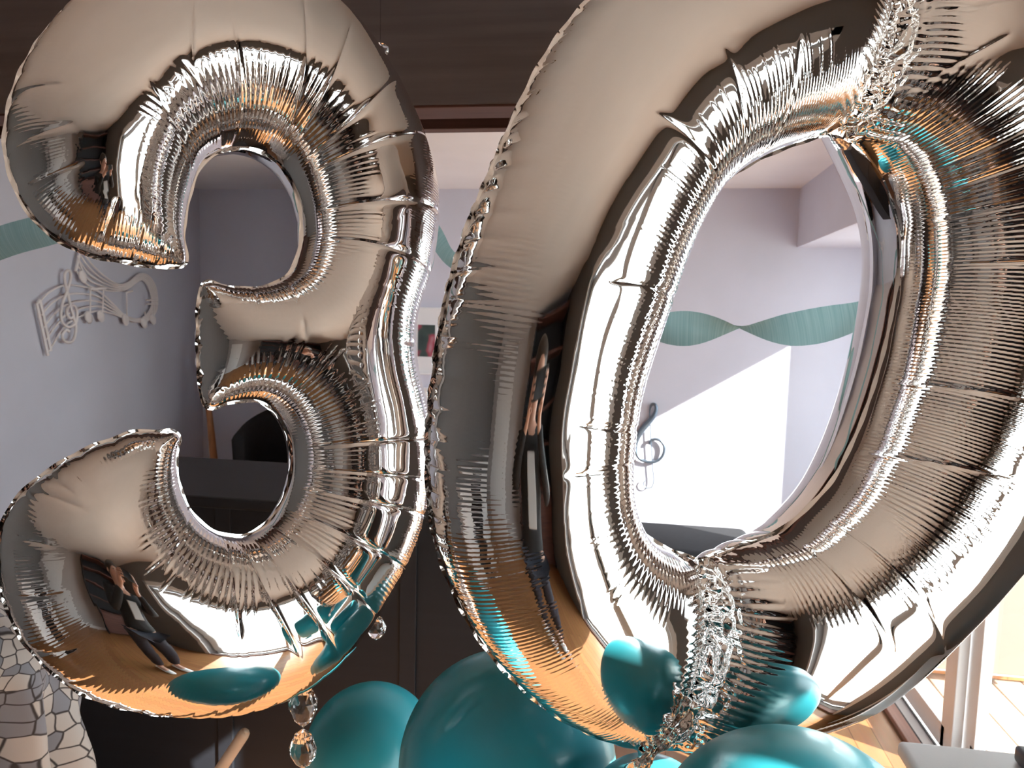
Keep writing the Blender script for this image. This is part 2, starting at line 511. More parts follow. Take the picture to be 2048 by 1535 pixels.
def sor(u, m, h, fixed, val, it, w):
    jj, ii = np.indices(u.shape)
    free = m & ~fixed
    free[0] = free[-1] = False; free[:, 0] = free[:, -1] = False
    red = (free & ((jj + ii) % 2 == 0))[1:-1, 1:-1]; blk = (free & ((jj + ii) % 2 == 1))[1:-1, 1:-1]
    u[fixed] = val[fixed]
    for _ in range(it):
        for c in (red, blk):
            g = 0.25 * (u[:-2, 1:-1] + u[2:, 1:-1] + u[1:-1, :-2] + u[1:-1, 2:] + h * h)
            q = u[1:-1, 1:-1]
            q += np.where(c, w * (g - q), 0)
    return u

def bilin(u, gx, gy):
    x0 = np.clip(np.floor(gx).astype(int), 0, u.shape[1] - 2); y0 = np.clip(np.floor(gy).astype(int), 0, u.shape[0] - 2)
    fx = np.clip(gx - x0, 0, 1); fy = np.clip(gy - y0, 0, 1)
    return (u[y0, x0] * (1 - fx) + u[y0, x0 + 1] * fx) * (1 - fy) + (u[y0 + 1, x0] * (1 - fx) + u[y0 + 1, x0 + 1] * fx) * fy

def seg_dist(X, Y, a, b):
    ab = b - a; L2 = (ab ** 2).sum()
    t = np.clip(((X - a[0]) * ab[0] + (Y - a[1]) * ab[1]) / L2, 0, 1)
    return np.hypot(X - a[0] - t * ab[0], Y - a[1] - t * ab[1]), t

def foil_shape(outer, holes, amps, to2d, h, pinch=(), creases=(), lam=0.0043, seed=1, amp0=0.00065, back=False):
    """inflated foil pillow over a traced outline; returns verts (x,y,z in the balloon's own plane), faces, seam loops"""
    loops2, S_of, A_of, base_s = [], [], [], 0.0
    allP, allS, allA, allN, allK = [], [], [], [], []
    for li, (lp, am) in enumerate(zip([outer] + list(holes), amps)):
        p2 = np.array([to2d(*p[:2]) for p in lp])
        pc = np.array(catmull(p2, 6, True)); ac = np.repeat(am, 6)
        ac = np.interp(np.arange(len(pc)), np.arange(0, len(pc), 6), am)
        q, qa, s = resample(pc, 0.001, ac)
        q = smooth_loop(q, 4.0)
        loops2.append(q)
        allP.append(q); allS.append(s + base_s); allA.append(qa); allK.append(np.full(len(q), li))
        base_s += s[-1] + 1.0
    BP = np.vstack(allP); BS = np.concatenate(allS); BA = np.concatenate(allA); BK = np.concatenate(allK)
    kd = kdtree.KDTree(len(BP))
    for i, p in enumerate(BP): kd.insert((p[0], p[1], 0), i)
    kd.balance()
    mn = BP.min(0) - 4 * h; mx = BP.max(0) + 4 * h
    nx = int((mx[0] - mn[0]) / (4 * h) + 2) * 4 + 1; ny = int((mx[1] - mn[1]) / (4 * h) + 2) * 4 + 1
    u = None
    for lev in (4, 2, 1):
        hh = h * lev
        xs = mn[0] + hh * np.arange((nx - 1) // lev + 1); ys = mn[1] + hh * np.arange((ny - 1) // lev + 1)
        m = inside_mask(xs, ys, loops2)
        if u is None:
            u = np.zeros(m.shape)
        else:
            GX, GY = np.meshgrid(np.arange(len(xs)) / 2, np.arange(len(ys)) / 2)
            u = bilin(u, GX, GY)
        u[~m] = 0
        X, Y = np.meshgrid(xs, ys)
        fixed = np.zeros(m.shape, bool); val = np.zeros(m.shape)
        if lev == 4:
            u = sor(u, m, hh, fixed, val, 400, 1.9)
            u0 = u.copy(); hh0 = hh
        for line, c in pinch:
            pl = [np.array(to2d(*p)) for p in line]
            for a, b in zip(pl, pl[1:]):
                dd, _ = seg_dist(X, Y, a, b)
                k = (dd < hh * 0.75) & m
                fixed |= k
                U0 = bilin(u0, (X - mn[0]) / hh0, (Y - mn[1]) / hh0)
                val[k] = c * U0[k]
        u = sor(u, m, hh, fixed, val, {4: 300, 2: 120, 1: 60}[lev], 1.85)
    # nodes of the sheet: every grid node inside, those close to the outline snapped to it
    X, Y = np.meshgrid(xs, ys)
    near = m.copy()
    near[1:] |= m[:-1]; near[:-1] |= m[1:]; near[:, 1:] |= m[:, :-1]; near[:, :-1] |= m[:, 1:]
    idx = np.flatnonzero(near.ravel())
    px, py = X.ravel()[idx], Y.ravel()[idx]
    find = kd.find
    ni = np.fromiter((find((a, b, 0))[1] for a, b in zip(px, py)), int, len(idx))
    d = np.hypot(px - BP[ni, 0], py - BP[ni, 1])
    ins = m.ravel()[idx]
    keep = ins | (d < 0.5 * h)
    snap = keep & ((~ins) | (d < 0.4 * h))
    idx, px, py, ni, d, snap = [a[keep] for a in (idx, px, py, ni, d, snap)]
    vid = np.full(m.size, -1); vid[idx] = np.arange(len(idx)); vid = vid.reshape(m.shape)
    a, b, c, e = vid[:-1, :-1].ravel(), vid[:-1, 1:].ravel(), vid[1:, 1:].ravel(), vid[1:, :-1].ravel()
    cnt = (a >= 0).astype(int) + (b >= 0) + (c >= 0) + (e >= 0)
    q4 = np.stack([a, b, c, e], 1)[cnt == 4]
    t3 = np.stack([a, b, c, e], 1)[cnt == 3]
    t3 = np.array([[v for v in r if v >= 0] for r in t3], int).reshape(-1, 3)
    # topological boundary
    ed = np.vstack([q4[:, [0, 1]], q4[:, [1, 2]], q4[:, [2, 3]], q4[:, [3, 0]], t3[:, [0, 1]], t3[:, [1, 2]], t3[:, [2, 0]]])
    key = np.sort(ed, 1); key = key[:, 0] * (len(idx) + 1) + key[:, 1]
    uq, inv, ct = np.unique(key, return_inverse=True, return_counts=True)
    bed = ed[ct[inv] == 1]
    onb = np.zeros(len(idx), bool); onb[bed.ravel()] = True
    snap = onb
    px = np.where(snap, BP[ni, 0], px); py = np.where(snap, BP[ni, 1], py); d = np.where(snap, 0.0, d)
    s, am, kk = BS[ni], BA[ni], BK[ni]
    uu = u.ravel()[idx]
    # pull nodes towards the seam so that the steep flanks get enough of them
    dd = np.maximum(d, 1e-6)
    aw = np.maximum((2 * uu + dd * dd) / (2 * dd), dd * 1.0001)
    aw = np.minimum(aw, 0.16)
    x = np.clip(d / aw, 0, 1)
    x1 = 0.7
    fx = np.where(x < x1, 2 * x * x / x1 - x ** 3 / x1 ** 2, x)
    d2 = aw * fx
    gx = (px - BP[ni, 0]) / dd; gy = (py - BP[ni, 1]) / dd
    px2 = np.where(snap, px, BP[ni, 0] + gx * d2); py2 = np.where(snap, py, BP[ni, 1] + gy * d2)
    z2 = np.where(x < x1, 2 * aw * d2 - d2 * d2, 2 * uu)
    z = np.sqrt(np.maximum(z2, 0)); z[snap] = 0
    V = np.stack([px2, py2, z], 1)
    # normals
    tri = np.vstack([q4[:, [0, 1, 2]], q4[:, [0, 2, 3]], t3])
    def normals(V):
        fn = np.cross(V[tri[:, 1]] - V[tri[:, 0]], V[tri[:, 2]] - V[tri[:, 0]])
        N = np.stack([np.bincount(tri.ravel(), np.repeat(fn[:, k], 3), len(V)) for k in range(3)], 1)
        return N / np.maximum(np.linalg.norm(N, axis=1, keepdims=True), 1e-12)
    N = normals(V)
    # cushions between the gathers of the outer seam
    gath = np.abs(np.sin(np.pi * (s / 0.031 + 0.35 * np.sin(s * 19 + seed))))
    cush = np.clip(x / 0.05, 0, 1) * (1 - np.clip(x / (0.62 if back else 0.40), 0, 1)) ** 1.3 * np.clip(1.25 - am * 1.2, 0, 1)
    if back:
        disp = 0.011 * cush * (gath ** 0.7 - 0.75) + 0.0008 * cush * np.abs(np.sin(np.pi * s / 0.006))
        V = V + N * disp[:, None] * (~snap)[:, None]
    if not back:
        rs = np.random.RandomState(seed)
        # pleats: puffed ridges running away from the seam
        lamv = lam * (1.0 + 0.7 * np.clip(0.9 - BA, 0, 1))
        PH = np.cumsum(0.001 / lamv)
        ph = PH[ni] + (s - BS[ni]) / lam + 0.45 * np.sin(s * 41 + seed) + 0.12 * np.sin(s * 97 + 2 * seed)
        k = np.floor(ph).astype(int)
        tab = rs.rand(4096)
        r1 = tab[k % 4096]; r2 = tab[(k * 7 + 11) % 4096]
        fr = ph - k
        ridge = np.abs(np.sin(np.pi * fr)) - 0.62
        xe = 0.55 + 0.3 * r1 * np.clip(am, 0, 1.2)
        env = np.clip((x - 0.03) / 0.15, 0, 1) * (1 - np.clip((x - xe * 0.6) / (xe * 0.4), 0, 1) ** 1.5)
        env *= (0.75 + 0.4 * r2)
        disp = amp0 * am * env * ridge
        # puckers right at the seam
        pk = np.clip(1 - x / 0.16, 0, 1) * np.clip(x / 0.012, 0, 1)
        disp += 0.0007 * np.clip(1.0 - am * 1.1, 0, 1) * pk * (np.abs(np.sin(s * np.pi / 0.011 + 1.3 * np.sin(s * 60))) - 0.6)
        disp += 0.0030 * cush * (gath ** 0.6 - 0.8)
        # slow unevenness of the stretched sheet
        disp += 0.0012 * (vnoise(px, py, seed + 5, 0.06) - 0.5) * np.clip(x / 0.3, 0, 1)
        # long creases across the tube
        for ca, cb, dep in creases:
            A, B = np.array(to2d(*ca)), np.array(to2d(*cb))
            t_, tt = seg_dist(px, py, A, B)
            endf = np.clip(np.minimum(tt, 1 - tt) / 0.12, 0, 1)
            endf = np.where((tt <= 0) | (tt >= 1), 0, endf)
            disp += dep * endf * (-np.exp(-t_ / 0.0035) + 0.55 * np.exp(-t_ / 0.016) - 0.05)
        # crumpled foil along the pinched seams
        for line, c in pinch:
            pl = [np.array(to2d(*p)) for p in line]
            L0 = 0.0
            best = np.full(len(px), 9.0); sl = np.zeros(len(px))
            for a_, b_ in zip(pl, pl[1:]):
                t_, tt = seg_dist(px, py, a_, b_)
                ln = np.linalg.norm(b_ - a_)
                kx = t_ < best
                best = np.where(kx, t_, best); sl = np.where(kx, L0 + tt * ln, sl)
                L0 += ln
            cr = np.exp(-(best / 0.019) ** 2)
            sd = best * np.where(px > np.interp(py, [q[1] for q in pl[::(1 if pl[0][1] < pl[-1][1] else -1)]], [q[0] for q in pl[::(1 if pl[0][1] < pl[-1][1] else -1)]]), 1, -1)
            n1 = np.abs(2 * vnoise(sl + sd * .5, sd * 2.2, seed + 9, 0.016, True) - 1)
            n2 = np.abs(2 * vnoise(sl - sd * .7, sd * 1.6, seed + 10, 0.008, True) - 1)
            disp += cr * (0.014 * (n1 - 0.6) + 0.0055 * (n2 - 0.5))
            pe = np.exp(-((best - 0.030) / 0.022) ** 2)
            disp += 0.0017 * pe * (np.abs(np.sin(sl * np.pi / 0.0085 + 0.8 * np.sin(sl * 70))) - 0.6)
        V = V + N * disp[:, None] * (~snap)[:, None]
    faces = [tuple(f) for f in q4.tolist()] + [tuple(f) for f in t3.tolist()]
    # seam loops (ordered)
    nxt = dict(zip(bed[:, 0].tolist(), bed[:, 1].tolist()))
    seams = []
    left = set(nxt)
    while left:
        st = left.pop(); lp = [st]; cur = nxt[st]
        while cur != st and cur in left:
            left.discard(cur); lp.append(cur); cur = nxt[cur]
        if len(lp) > 20: seams.append(lp)
    seam_data = [(V[lp][:, :2], s[lp], am[lp]) for lp in seams]
    return V, faces, seam_data

def foil_balloon(root, outer, holes, amps, p0, e1, e2, n, h, **kw):
    p0, e1, e2, n = map(np.asarray, (p0, e1, e2, n))
    def to2d(x, y):
        q = on_plane(x, y, p0, n) - p0
        return float(q @ e1), float(q @ e2)
    def world(V, sgn=1):
        return p0 + V[:, :1] * e1 + V[:, 1:2] * e2 + sgn * V[:, 2:3] * n
    V, Fc, seams = foil_shape(outer, holes, amps, to2d, h, **kw)
    f = from_py('foil_front', world(V), Fc, M_foil, root, True)
    kw2 = dict(kw); kw2['creases'] = ()
    V2, F2, _ = foil_shape(outer, holes, amps, to2d, h * 2, back=True, **{k: v for k, v in kw2.items()})
    from_py('foil_back', world(V2, -1), [t[::-1] for t in F2], M_foil, root, True)
    # the flat welded rim outside the seam, ruffled
    sv, sf = [], []
    rs = np.random.RandomState(kw.get('seed', 1))
    for b0_i, (P, s, ra) in enumerate(sorted(seams, key=lambda q: -len(q[0]))):
        P = np.asarray(P); k = len(P)
        T = np.roll(P, -3, 0) - np.roll(P, 3, 0)
        nn = np.stack([T[:, 1], -T[:, 0]], 1); nn /= np.maximum(np.linalg.norm(nn, axis=1, keepdims=True), 1e-9)
        nn = smooth_loop(nn, 2.0)
        ra = np.clip(1.15 - ra, 0.12, 1.0) * (0.5 if b0_i == 0 else 0.12)
        ru = ra * np.sin(s * 2 * np.pi / 0.042 + 1.5 * np.sin(s * 23)) * 0.0016
        w = 0.0032 + 0.0006 * np.sin(s * 2 * np.pi / 0.045)
        b0 = len(sv)
        inn = P - nn * 0.0006; mid = P + nn * (w * 0.5)[:, None]; out = P + nn * w[:, None]
        for ring, zz in ((inn, 0 * ru), (mid, ru * 0.7), (out, ru * 1.6)):
            sv += world(np.column_stack([ring, zz])).tolist()
        for r in range(2):
            for i in range(k):
                j = (i + 1) % k
                sf.append((b0 + r * k + i, b0 + (r + 1) * k + i, b0 + (r + 1) * k + j, b0 + r * k + j))
    from_py('seam_rim', sv, sf, M_foil, root, True)
    return to2d, world

def plane_axes(yaw, tilt):
    """axes of a balloon plane facing the lens, turned by yaw (to the room's right) and tilted up"""
    n = -_f
    n = n * math.cos(yaw) + _r * math.sin(yaw)
    n = n * math.cos(tilt) + _u * math.sin(tilt)
    n /= np.linalg.norm(n)
    e2 = _u - n * (_u @ n); e2 /= np.linalg.norm(e2)
    e1 = np.cross(e2, n)
    return e1, e2, n

# the digit 3
o3 = [(372,525,.9),(366,470,1),(372,420,1),(384,370,1),(402,330,1),(430,307,1),(465,297,1),(500,297,1),(535,310,1),(565,335,1),(588,375,1),(600,420,.9),(603,470,.8),(596,510,.9),(580,545,1),(550,567,1),(510,577,.9),(470,576,.6),(440,570,.3),(418,563,.1),(405,570,.1),(398,600,.1),(396,650,.1),(397,720,.1),(402,780,.1),(412,812,.2),(432,814,.4),(456,805,.8),(490,800,1.1),(520,803,1.2),(548,822,1.2),(568,850,1.2),(580,885,1.1),(583,925,1),(578,965,1),(560,1010,1),(535,1045,1),(500,1067,1.1),(470,1073,1.1),(430,1064,1.1),(395,1040,1.1),(370,1005,1),(356,965,1),(351,925,1),(354,893,.8),(362,878,.4),(345,862,.3),
 (320,864,.4),(290,862,.4),(260,866,.35),(220,880,.3),(180,895,.25),(140,915,.2),(100,940,.2),(60,970,.3),(30,1003,.5),(8,1040,.7),(-2,1100,.8),(4,1170,.8),(22,1230,.7),(48,1280,.6),(85,1322,.5),(130,1362,.4),(180,1392,.3),(240,1412,.2),(300,1424,.15),(360,1430,.1),(420,1430,.1),(480,1423,.1),(540,1407,.1),(600,1378,.1),(650,1342,.1),(690,1302,.1),(730,1250,.2),(770,1190,.4),(800,1140,.7),(825,1080,.8),(843,1020,.9),(852,960,.9),(855,900,.9),(850,850,.9),(836,790,.8),(822,740,.6),(816,692,.5),(822,640,.7),(834,600,.8),(848,560,.9),(857,520,.9),(863,470,.9),(865,420,.9),(861,370,.8),(842,310,.7),(824,260,.6),(795,200,.4),(762,140,.2),(722,85,.1),(678,35,.05),(630,0,.05),(575,-40,.05),(520,-75,.05),(440,-95,.05),(360,-95,.05),(280,-75,.05),(215,-45,.1),(155,0,.1),(108,45,.15),(70,95,.15),(40,150,.2),(22,200,.3),(11,260,.5),(12,310,.7),(25,360,.8),(45,405,.8),(75,445,.8),(110,475,.8),(150,498,.7),(200,515,.7),(260,525,.7),(310,533,.7),(350,532,.7)]
cr3 = [((345,85),(352,210),.0022),((555,75),(560,300),.0026),((655,105),(575,310),.0026),((760,190),(600,345),.0026),((815,300),(615,365),.003),((855,440),(630,445),.003),((845,560),(632,505),.0026),((420,120),(460,300),.0018),((330,200),(440,300),.0018),((270,230),(385,400),.0012),((562,578),(566,700),.0018),((500,582),(480,660),.0016),((822,692),(745,700),.003),((850,875),(600,892),.003),((848,960),(600,935),.0024),((840,1030),(590,975),.0024),((800,1140),(570,1020),.0024),((735,1230),(535,1055),.0022),((640,1290),(490,1080),.0020),((560,1290),(448,1085),.0018),((440,1250),(425,1080),.0016),((10,215),(130,230),.002),((15,320),(140,300),.002),((40,395),(160,370),.002),((20,140),(140,90),.0016),((5,1060),(110,1080),.002),((15,1180),(130,1165),.002),((60,1290),(160,1260),.002),((120,1350),(200,1310),.0018),((60,985),(160,1010),.0018),((130,930),(180,980),.0016),((90,955),(150,990),.0016),((195,505),(225,430),.002),((262,525),(275,470),.002),((310,530),(330,480),.0016),((300,1130),(370,1000),.0012)]
e1_3, e2_3, n_3 = plane_axes(R(33), R(5))
p3 = at_depth(445, 680, 1.02)
three = thing('number_balloon', 'silver foil number balloon in the shape of a three', 'balloon', tuple(p3), 'silver number balloons')
to3, w3 = foil_balloon(three, [p[:2] for p in o3], [], [[p[2] for p in o3]], p3, e1_3, e2_3, n_3, 0.0011, creases=cr3, seed=3)

# the digit 0
o0 = [(1180,0,.1),(1120,70,.1),(1075,140,.1),(1040,210,.1),(1005,290,.15),(975,360,.2),(945,430,.3),(920,500,.3),(900,570,.3),(885,640,.3),(872,720,.3),(862,800,.3),(856,880,.3),(856,960,.4),(864,1040,.5),(880,1110,.7),(905,1175,.7),(940,1245,.7),(985,1310,.6),(1040,1370,.6),(1100,1420,.5),(1160,1455,.4),(1215,1478,.3),(1280,1492,.3),(1330,1496,.3),(1390,1494,.3),(1450,1482,.2),(1540,1464,.15),(1620,1440,.1),(1690,1405,.1),(1760,1345,.1),(1830,1275,.1),(1900,1195,.1),(1960,1125,.1),(2008,1060,.2),(2050,980,.3),(2090,880,.4),(2120,760,.4),(2140,640,.4),(2150,520,.4),(2155,400,.4),(2150,280,.3),(2130,180,.2),(2095,80,.1),(2040,0,.1),(1960,-60,.1),(1870,-110,.1),(1790,-138,.2),(1740,-140,.3),(1690,-146,.3),(1620,-150,.2),(1500,-140,.1),(1380,-110,.1),(1270,-60,.1)]
h0 = [(1665,268,.6),(1630,274,.8),(1580,291,1),(1530,311,1.1),(1480,338,1.2),(1440,368,1.3),(1405,405,1.3),(1380,450,1.2),(1358,500,1.2),(1335,560,1.1),(1315,620,1.0),(1295,680,1.0),(1275,740,1.0),(1258,800,1.1),(1248,860,1.1),(1243,930,1.2),(1248,990,1.2),(1265,1040,1.2),(1295,1075,1.0),(1335,1098,.6),(1375,1114,.4),(1392,1120,.4),(1415,1114,.4),(1480,1090,.6),(1560,1060,.9),(1620,1010,1.2),(1665,960,1.3),(1695,905,1.3),(1720,850,1.2),(1745,780,1.1),(1768,700,1.1),(1785,620,1.1),(1796,550,1.1),(1798,480,1.2),(1788,420,1.3),(1765,360,1.3),(1735,315,1.2),(1700,282,.8)]
cr0 = [((1205,290),(1385,420),.0022),((1325,180),(1410,370),.0020),((1465,150),(1470,330),.0016),((1120,580),(1330,600),.0024),((1060,830),(1250,850),.0024),((1050,920),(1245,905),.0022),((880,540),(960,560),.002),((1830,545),(2120,560),.003),((1810,400),(2100,240),.0024),((1790,360),(2060,160),.0022),((1815,450),(2120,390),.0022),((1760,770),(2090,830),.003),((1700,910),(2040,940),.0024),((1560,1085),(1640,1240),.0018),((1620,1040),(1740,1240),.0018),((1700,230),(1830,150),.0015),((1740,90),(1850,85),.0015)]
e1_0, e2_0, n_0 = plane_axes(R(18), R(-2))
p0_ = at_depth(1500, 660, 0.88)
zero = thing('number_balloon', 'silver foil number balloon in the shape of a zero, pinched top and bottom', 'balloon', tuple(p0_), 'silver number balloons')
pin0 = [([(1672,262),(1690,180),(1712,90),(1735,0),(1745,-80),(1748,-138)], 0.16),
        ([(1394,1124),(1392,1200),(1378,1290),(1352,1390),(1332,1490)], 0.03)]
to0, w0 = foil_balloon(zero, [p[:2] for p in o0], [[p[:2] for p in h0]], [[p[2] for p in o0], [p[2] for p in h0]], p0_, e1_0, e2_0, n_0, 0.0011, pinch=pin0, creases=cr0, seed=8)

# ------------------------------------------------------------------ far room: added shade stub, pictures, wall art, streamers
struct('wall_shade_stub', M_wall, ((-1.64, 4.0, 0), (-1.56, 5.0, ZC)))  # unseen wall stub, added to keep window light off the left recess

def mat_print(name, seed):
    m = bpy.data.materials.new(name); m.use_nodes = True
    nt = m.node_tree; b = nt.nodes['Principled BSDF']
    tc = nt.nodes.new('ShaderNodeTexCoord')
    n = nt.nodes.new('ShaderNodeTexNoise'); n.noise_dimensions = '4D'; n.inputs['W'].default_value = seed
    n.inputs['Scale'].default_value = 9; n.inputs['Detail'].default_value = 1
    cr = nt.nodes.new('ShaderNodeValToRGB'); e = cr.color_ramp.elements
    e[0].position = 0.35; e[0].color = (0.02, 0.035, 0.035, 1)
    e[1].position = 0.75; e[1].color = (0.55, 0.52, 0.55, 1)
    x = e.new(0.5); x.color = (0.04, 0.07, 0.06, 1)
    x = e.new(0.58); x.color = (0.35, 0.05, 0.08, 1)
    nt.links.new(tc.outputs['Object'], n.inputs['Vector']); nt.links.new(n.outputs['Fac'], cr.inputs['Fac'])
    nt.links.new(cr.outputs['Color'], b.inputs['Base Color'])
    return m

def picture(label, x0, x1, z0, z1, inset, seed):
    t = thing('picture_frame', label, 'picture', ((x0 + x1) / 2, 4.99, z0), 'white picture frames on the far wall')
    y1 = 4.999; y0 = 4.972
    b = MB(); w = .016
    b.box((x0, y0, z0), (x0 + w, y1, z1), .003); b.box((x1 - w, y0, z0), (x1, y1, z1), .003)
    b.box((x0 + w, y0, z0), (x1 - w, y1, z0 + w), .003); b.box((x0 + w, y0, z1 - w), (x1 - w, y1, z1), .003)
    b.build('frame', M_white, t)
    b = MB(); b.box((x0 + w, 4.985, z0 + w), (x1 - w, 4.992, z1 - w)); b.build('mount', M_white, t)
    b = MB(); b.box((x0 + inset, 4.982, z0 + inset * 1.3), (x1 - inset, 4.986, z1 - inset * 1.25)); b.build('photo_print', mat_print('photo_print', seed), t)
picture('white-framed photograph on the far wall, the upper of two', -1.545, -1.235, 1.155, 1.615, 0.095, 3.0)
picture('white-framed dark photograph on the far wall, the lower of two', -1.545, -1.235, 0.66, 1.065, 0.075, 7.0)

WX = -3.055            # just off the left wall
def lw(cx, cy, lift=0.0):
    p = on_plane(cx / 4.265, 400 + cy / 4.265, (WX + lift, 0, 0), np.array([1.0, 0, 0]))
    return tuple(p)
art = thing('music_wall_art', 'taupe metal music staff with clef and notes hung on the grey side wall', 'wall art', lw(800, 900))
La = [(325,885),(420,785),(550,727),(700,735),(850,785),(960,880),(1060,978),(1150,1012),(1222,1000),(1278,940),(1295,860),(1270,745),(1225,685),(1180,690),(1090,755),(1000,775),(880,765),(770,735),(705,680),(650,600)]
Lb = [(415,1290),(480,1185),(570,1060),(700,985),(830,945),(950,965),(1060,1005),(1150,1038),(1255,1030),(1325,960),(1342,860),(1325,735),(1265,645),(1185,632),(1090,705),(1000,715),(900,655),(800,565),(740,490),(690,415)]
for i in range(5):
    t = i / 4
    pts = [lw(a[0] * (1 - t) + b_[0] * t, a[1] * (1 - t) + b_[1] * t, 0.012) for a, b_ in zip(La, Lb)]
    MB().tube(catmull(pts, 5), 0.0052, 6).build('staff_line', M_art, art, True)
for a, b_ in (((312, 880), (408, 1325)), ((340, 850), (432, 1285))):
    MB().tube([lw(*a, 0.012), lw(*b_, 0.012)], 0.0085, 6).build('bar_line', M_art, art)
MB().tube([lw(312, 880, 0.012), lw(340, 850, 0.012)], 0.006, 6).build('bar_cap', M_art, art)
MB().tube([lw(645, 610, 0.012), lw(690, 405, 0.012)], 0.0085, 6).build('bar_line', M_art, art)
clef = [(590,1118),(562,1108),(535,1140),(535,1180),(570,1212),(612,1205),(640,1150),(645,1070),(628,1000),(602,900),(578,800),(556,710),(550,650),(562,612),(582,600),(602,622),(598,690),(566,790),(534,880),(520,970),(530,1035),(570,1078),(615,1075),(650,1035),(656,960),(638,905),(605,898),(575,925),(572,975),(600,1008),(625,990)]
MB().tube(catmull([lw(x, y, 0.022) for x, y in clef], 5), 0.008, 7).build('treble_clef', M_art, art, True)
def note(hx, hy, sx, sy):
    h = Vector(lw(hx, hy, 0.02)); r = 0.026
    M = Matrix.Rotation(R(25), 3, 'X') @ Matrix.Diagonal((0.45, 1.15, 1.5))
    b = MB(); b.lathe([(0, -r), (r * .6, -r * .8), (r, 0), (r * .6, r * .8), (0, r)], h, 12, M)
    nh = b.build('note_head', M_art, art, True)
    MB().tube([lw(hx + 14, hy, 0.02), lw(sx, sy, 0.02)], 0.004, 6).build('note_stem', M_art, nh)
for a in ((755,1000,772,760),(860,990,884,760),(705,650,662,470),(1070,1020,1080,790),(1230,1045,1236,950),(1305,1015,1312,880)): note(*a)
MB().tube([lw(768, 762, 0.02), lw(900, 748, 0.02)], 0.010, 6).build('note_beam', M_art, art)
MB().tube([lw(1078, 790, 0.02), lw(1130, 775, 0.02)], 0.006, 6).build('note_flag', M_art, art)
for y in (852, 886):
    MB().tube([lw(1248, y, 0.02), lw(1345, y, 0.02)], 0.006, 6).build('cross_bar', M_art, art)

# steel treble clef on the sunlit far wall
def fw(cx, cy):
    p = on_plane(1148 + cx / 2.274, 400 + cy / 2.274, (0, 4.975, 0), np.array([0, 1.0, 0]))
    return p
cl = thing('treble_clef', 'blue-grey steel treble clef hung on the sunlit far wall', 'wall art', tuple(fw(350, 1100)))
pth = [(352,1062),(340,1090),(348,1130),(372,1142),(398,1130),(411,1105),(398,1082),(372,1078),(340,1098),(326,1135),(338,1170),(368,1190),(400,1165),(412,1120),(395,1090),(370,1082)]
out = [(345,1108),(352,1092),(372,1086),(396,1096),(411,1122),(404,1160),(378,1186),(340,1190),(300,1176),(280,1140),(282,1100),(300,1058),(330,1020),(356,990),(372,960),(372,935),(358,927),(347,945),(344,985),(347,1030),(350,1090),(354,1150),(358,1220),(362,1275),(352,1305),(328,1308),(316,1290),(324,1272)]
cp = catmull(out, 6)
wid = []
for i in range(len(cp)):
    t = i / len(cp)
    wid.append(0.010 + 0.011 * math.exp(-((t - 0.43) / 0.08) ** 2) - 0.006 * (1 if t > 0.6 else 0) * min(1, (t - 0.6) / 0.05))
MB().tube([fw(*q) for q in cp], wid, 8).build('clef_band', M_steel, cl, True)
MB().tube([fw(350, 1100), fw(350, 1100) + np.array([0, 0.024, 0])], 0.003, 6).build('hanging_pin', M_steel, cl)

def streamer(label, pts, y, w, turns, phase):
    P = [on_plane(px, py, (0, y, 0), np.array([0, 1.0, 0])) for px, py in pts]
    P = np.array(catmull(P, 24)); n = len(P)
    L = np.concatenate([[0], np.cumsum(np.linalg.norm(np.diff(P, axis=0), axis=1))])
    me = bpy.data.meshes.new('crepe_streamer'); v = []; f = []; uvs = []
    NW = 6
    for i in range(n):
        T = P[min(i + 1, n - 1)] - P[max(i - 1, 0)]; T /= np.linalg.norm(T)
        up = np.array([0, 0, 1.0]); up = up - T * (up @ T); up /= np.linalg.norm(up)
        sd = np.cross(T, up)
        s = L[i] / L[-1]
        a = phase + turns(s)
        for k in range(NW + 1):
            q = (k / NW - .5) * w
            cup = 0.10 * w * (1 - (2 * k / NW - 1) ** 2)
            v.append(tuple(P[i] + (up * math.cos(a) + sd * math.sin(a)) * q + (-up * math.sin(a) + sd * math.cos(a)) * cup))
            uvs.append((L[i], k / NW * w))
    for i in range(n - 1):
        for k in range(NW):
            f.append((i * (NW + 1) + k, (i + 1) * (NW + 1) + k, (i + 1) * (NW + 1) + k + 1, i * (NW + 1) + k + 1))
    me.from_pydata(v, [], f)
    ul = me.uv_layers.new(name='UVMap')
    for lp in me.loops: ul.data[lp.index].uv = uvs[lp.vertex_index]
    o = link('crepe_streamer', me, M_crepe, None, True)
    return tag(o, label, 'streamer', 'teal crepe streamers across the opening')
streamer('dark teal crepe streamer rising to the dark header, left of the three',
         [(-330,640),(-180,560),(0,486),(115,452),(210,405),(285,330),(318,262)], 1.72, 0.078, lambda s: 0.25 * math.sin(s * 5), 0.15)
streamer('long twisted teal crepe streamer sagging behind the zero',
         [(752,262),(800,370),(870,472),(915,528),(1050,604),(1190,640),(1325,655),(1440,657),(1556,660),(1650,648),(1740,622),(1860,560),(1980,470),(2090,375)], 1.72, 0.078,
         lambda s: {0: 0}.get(0) + math.pi * np.interp(s, [0, .12, .20, .34, .458, .53, .60, .66, .73, .80, 1.0], [0.1, 0.2, .32, .5, .5 + .0, 1.0, 1.5, 1.85, 2.15, 2.4, 2.9]), 0.0)

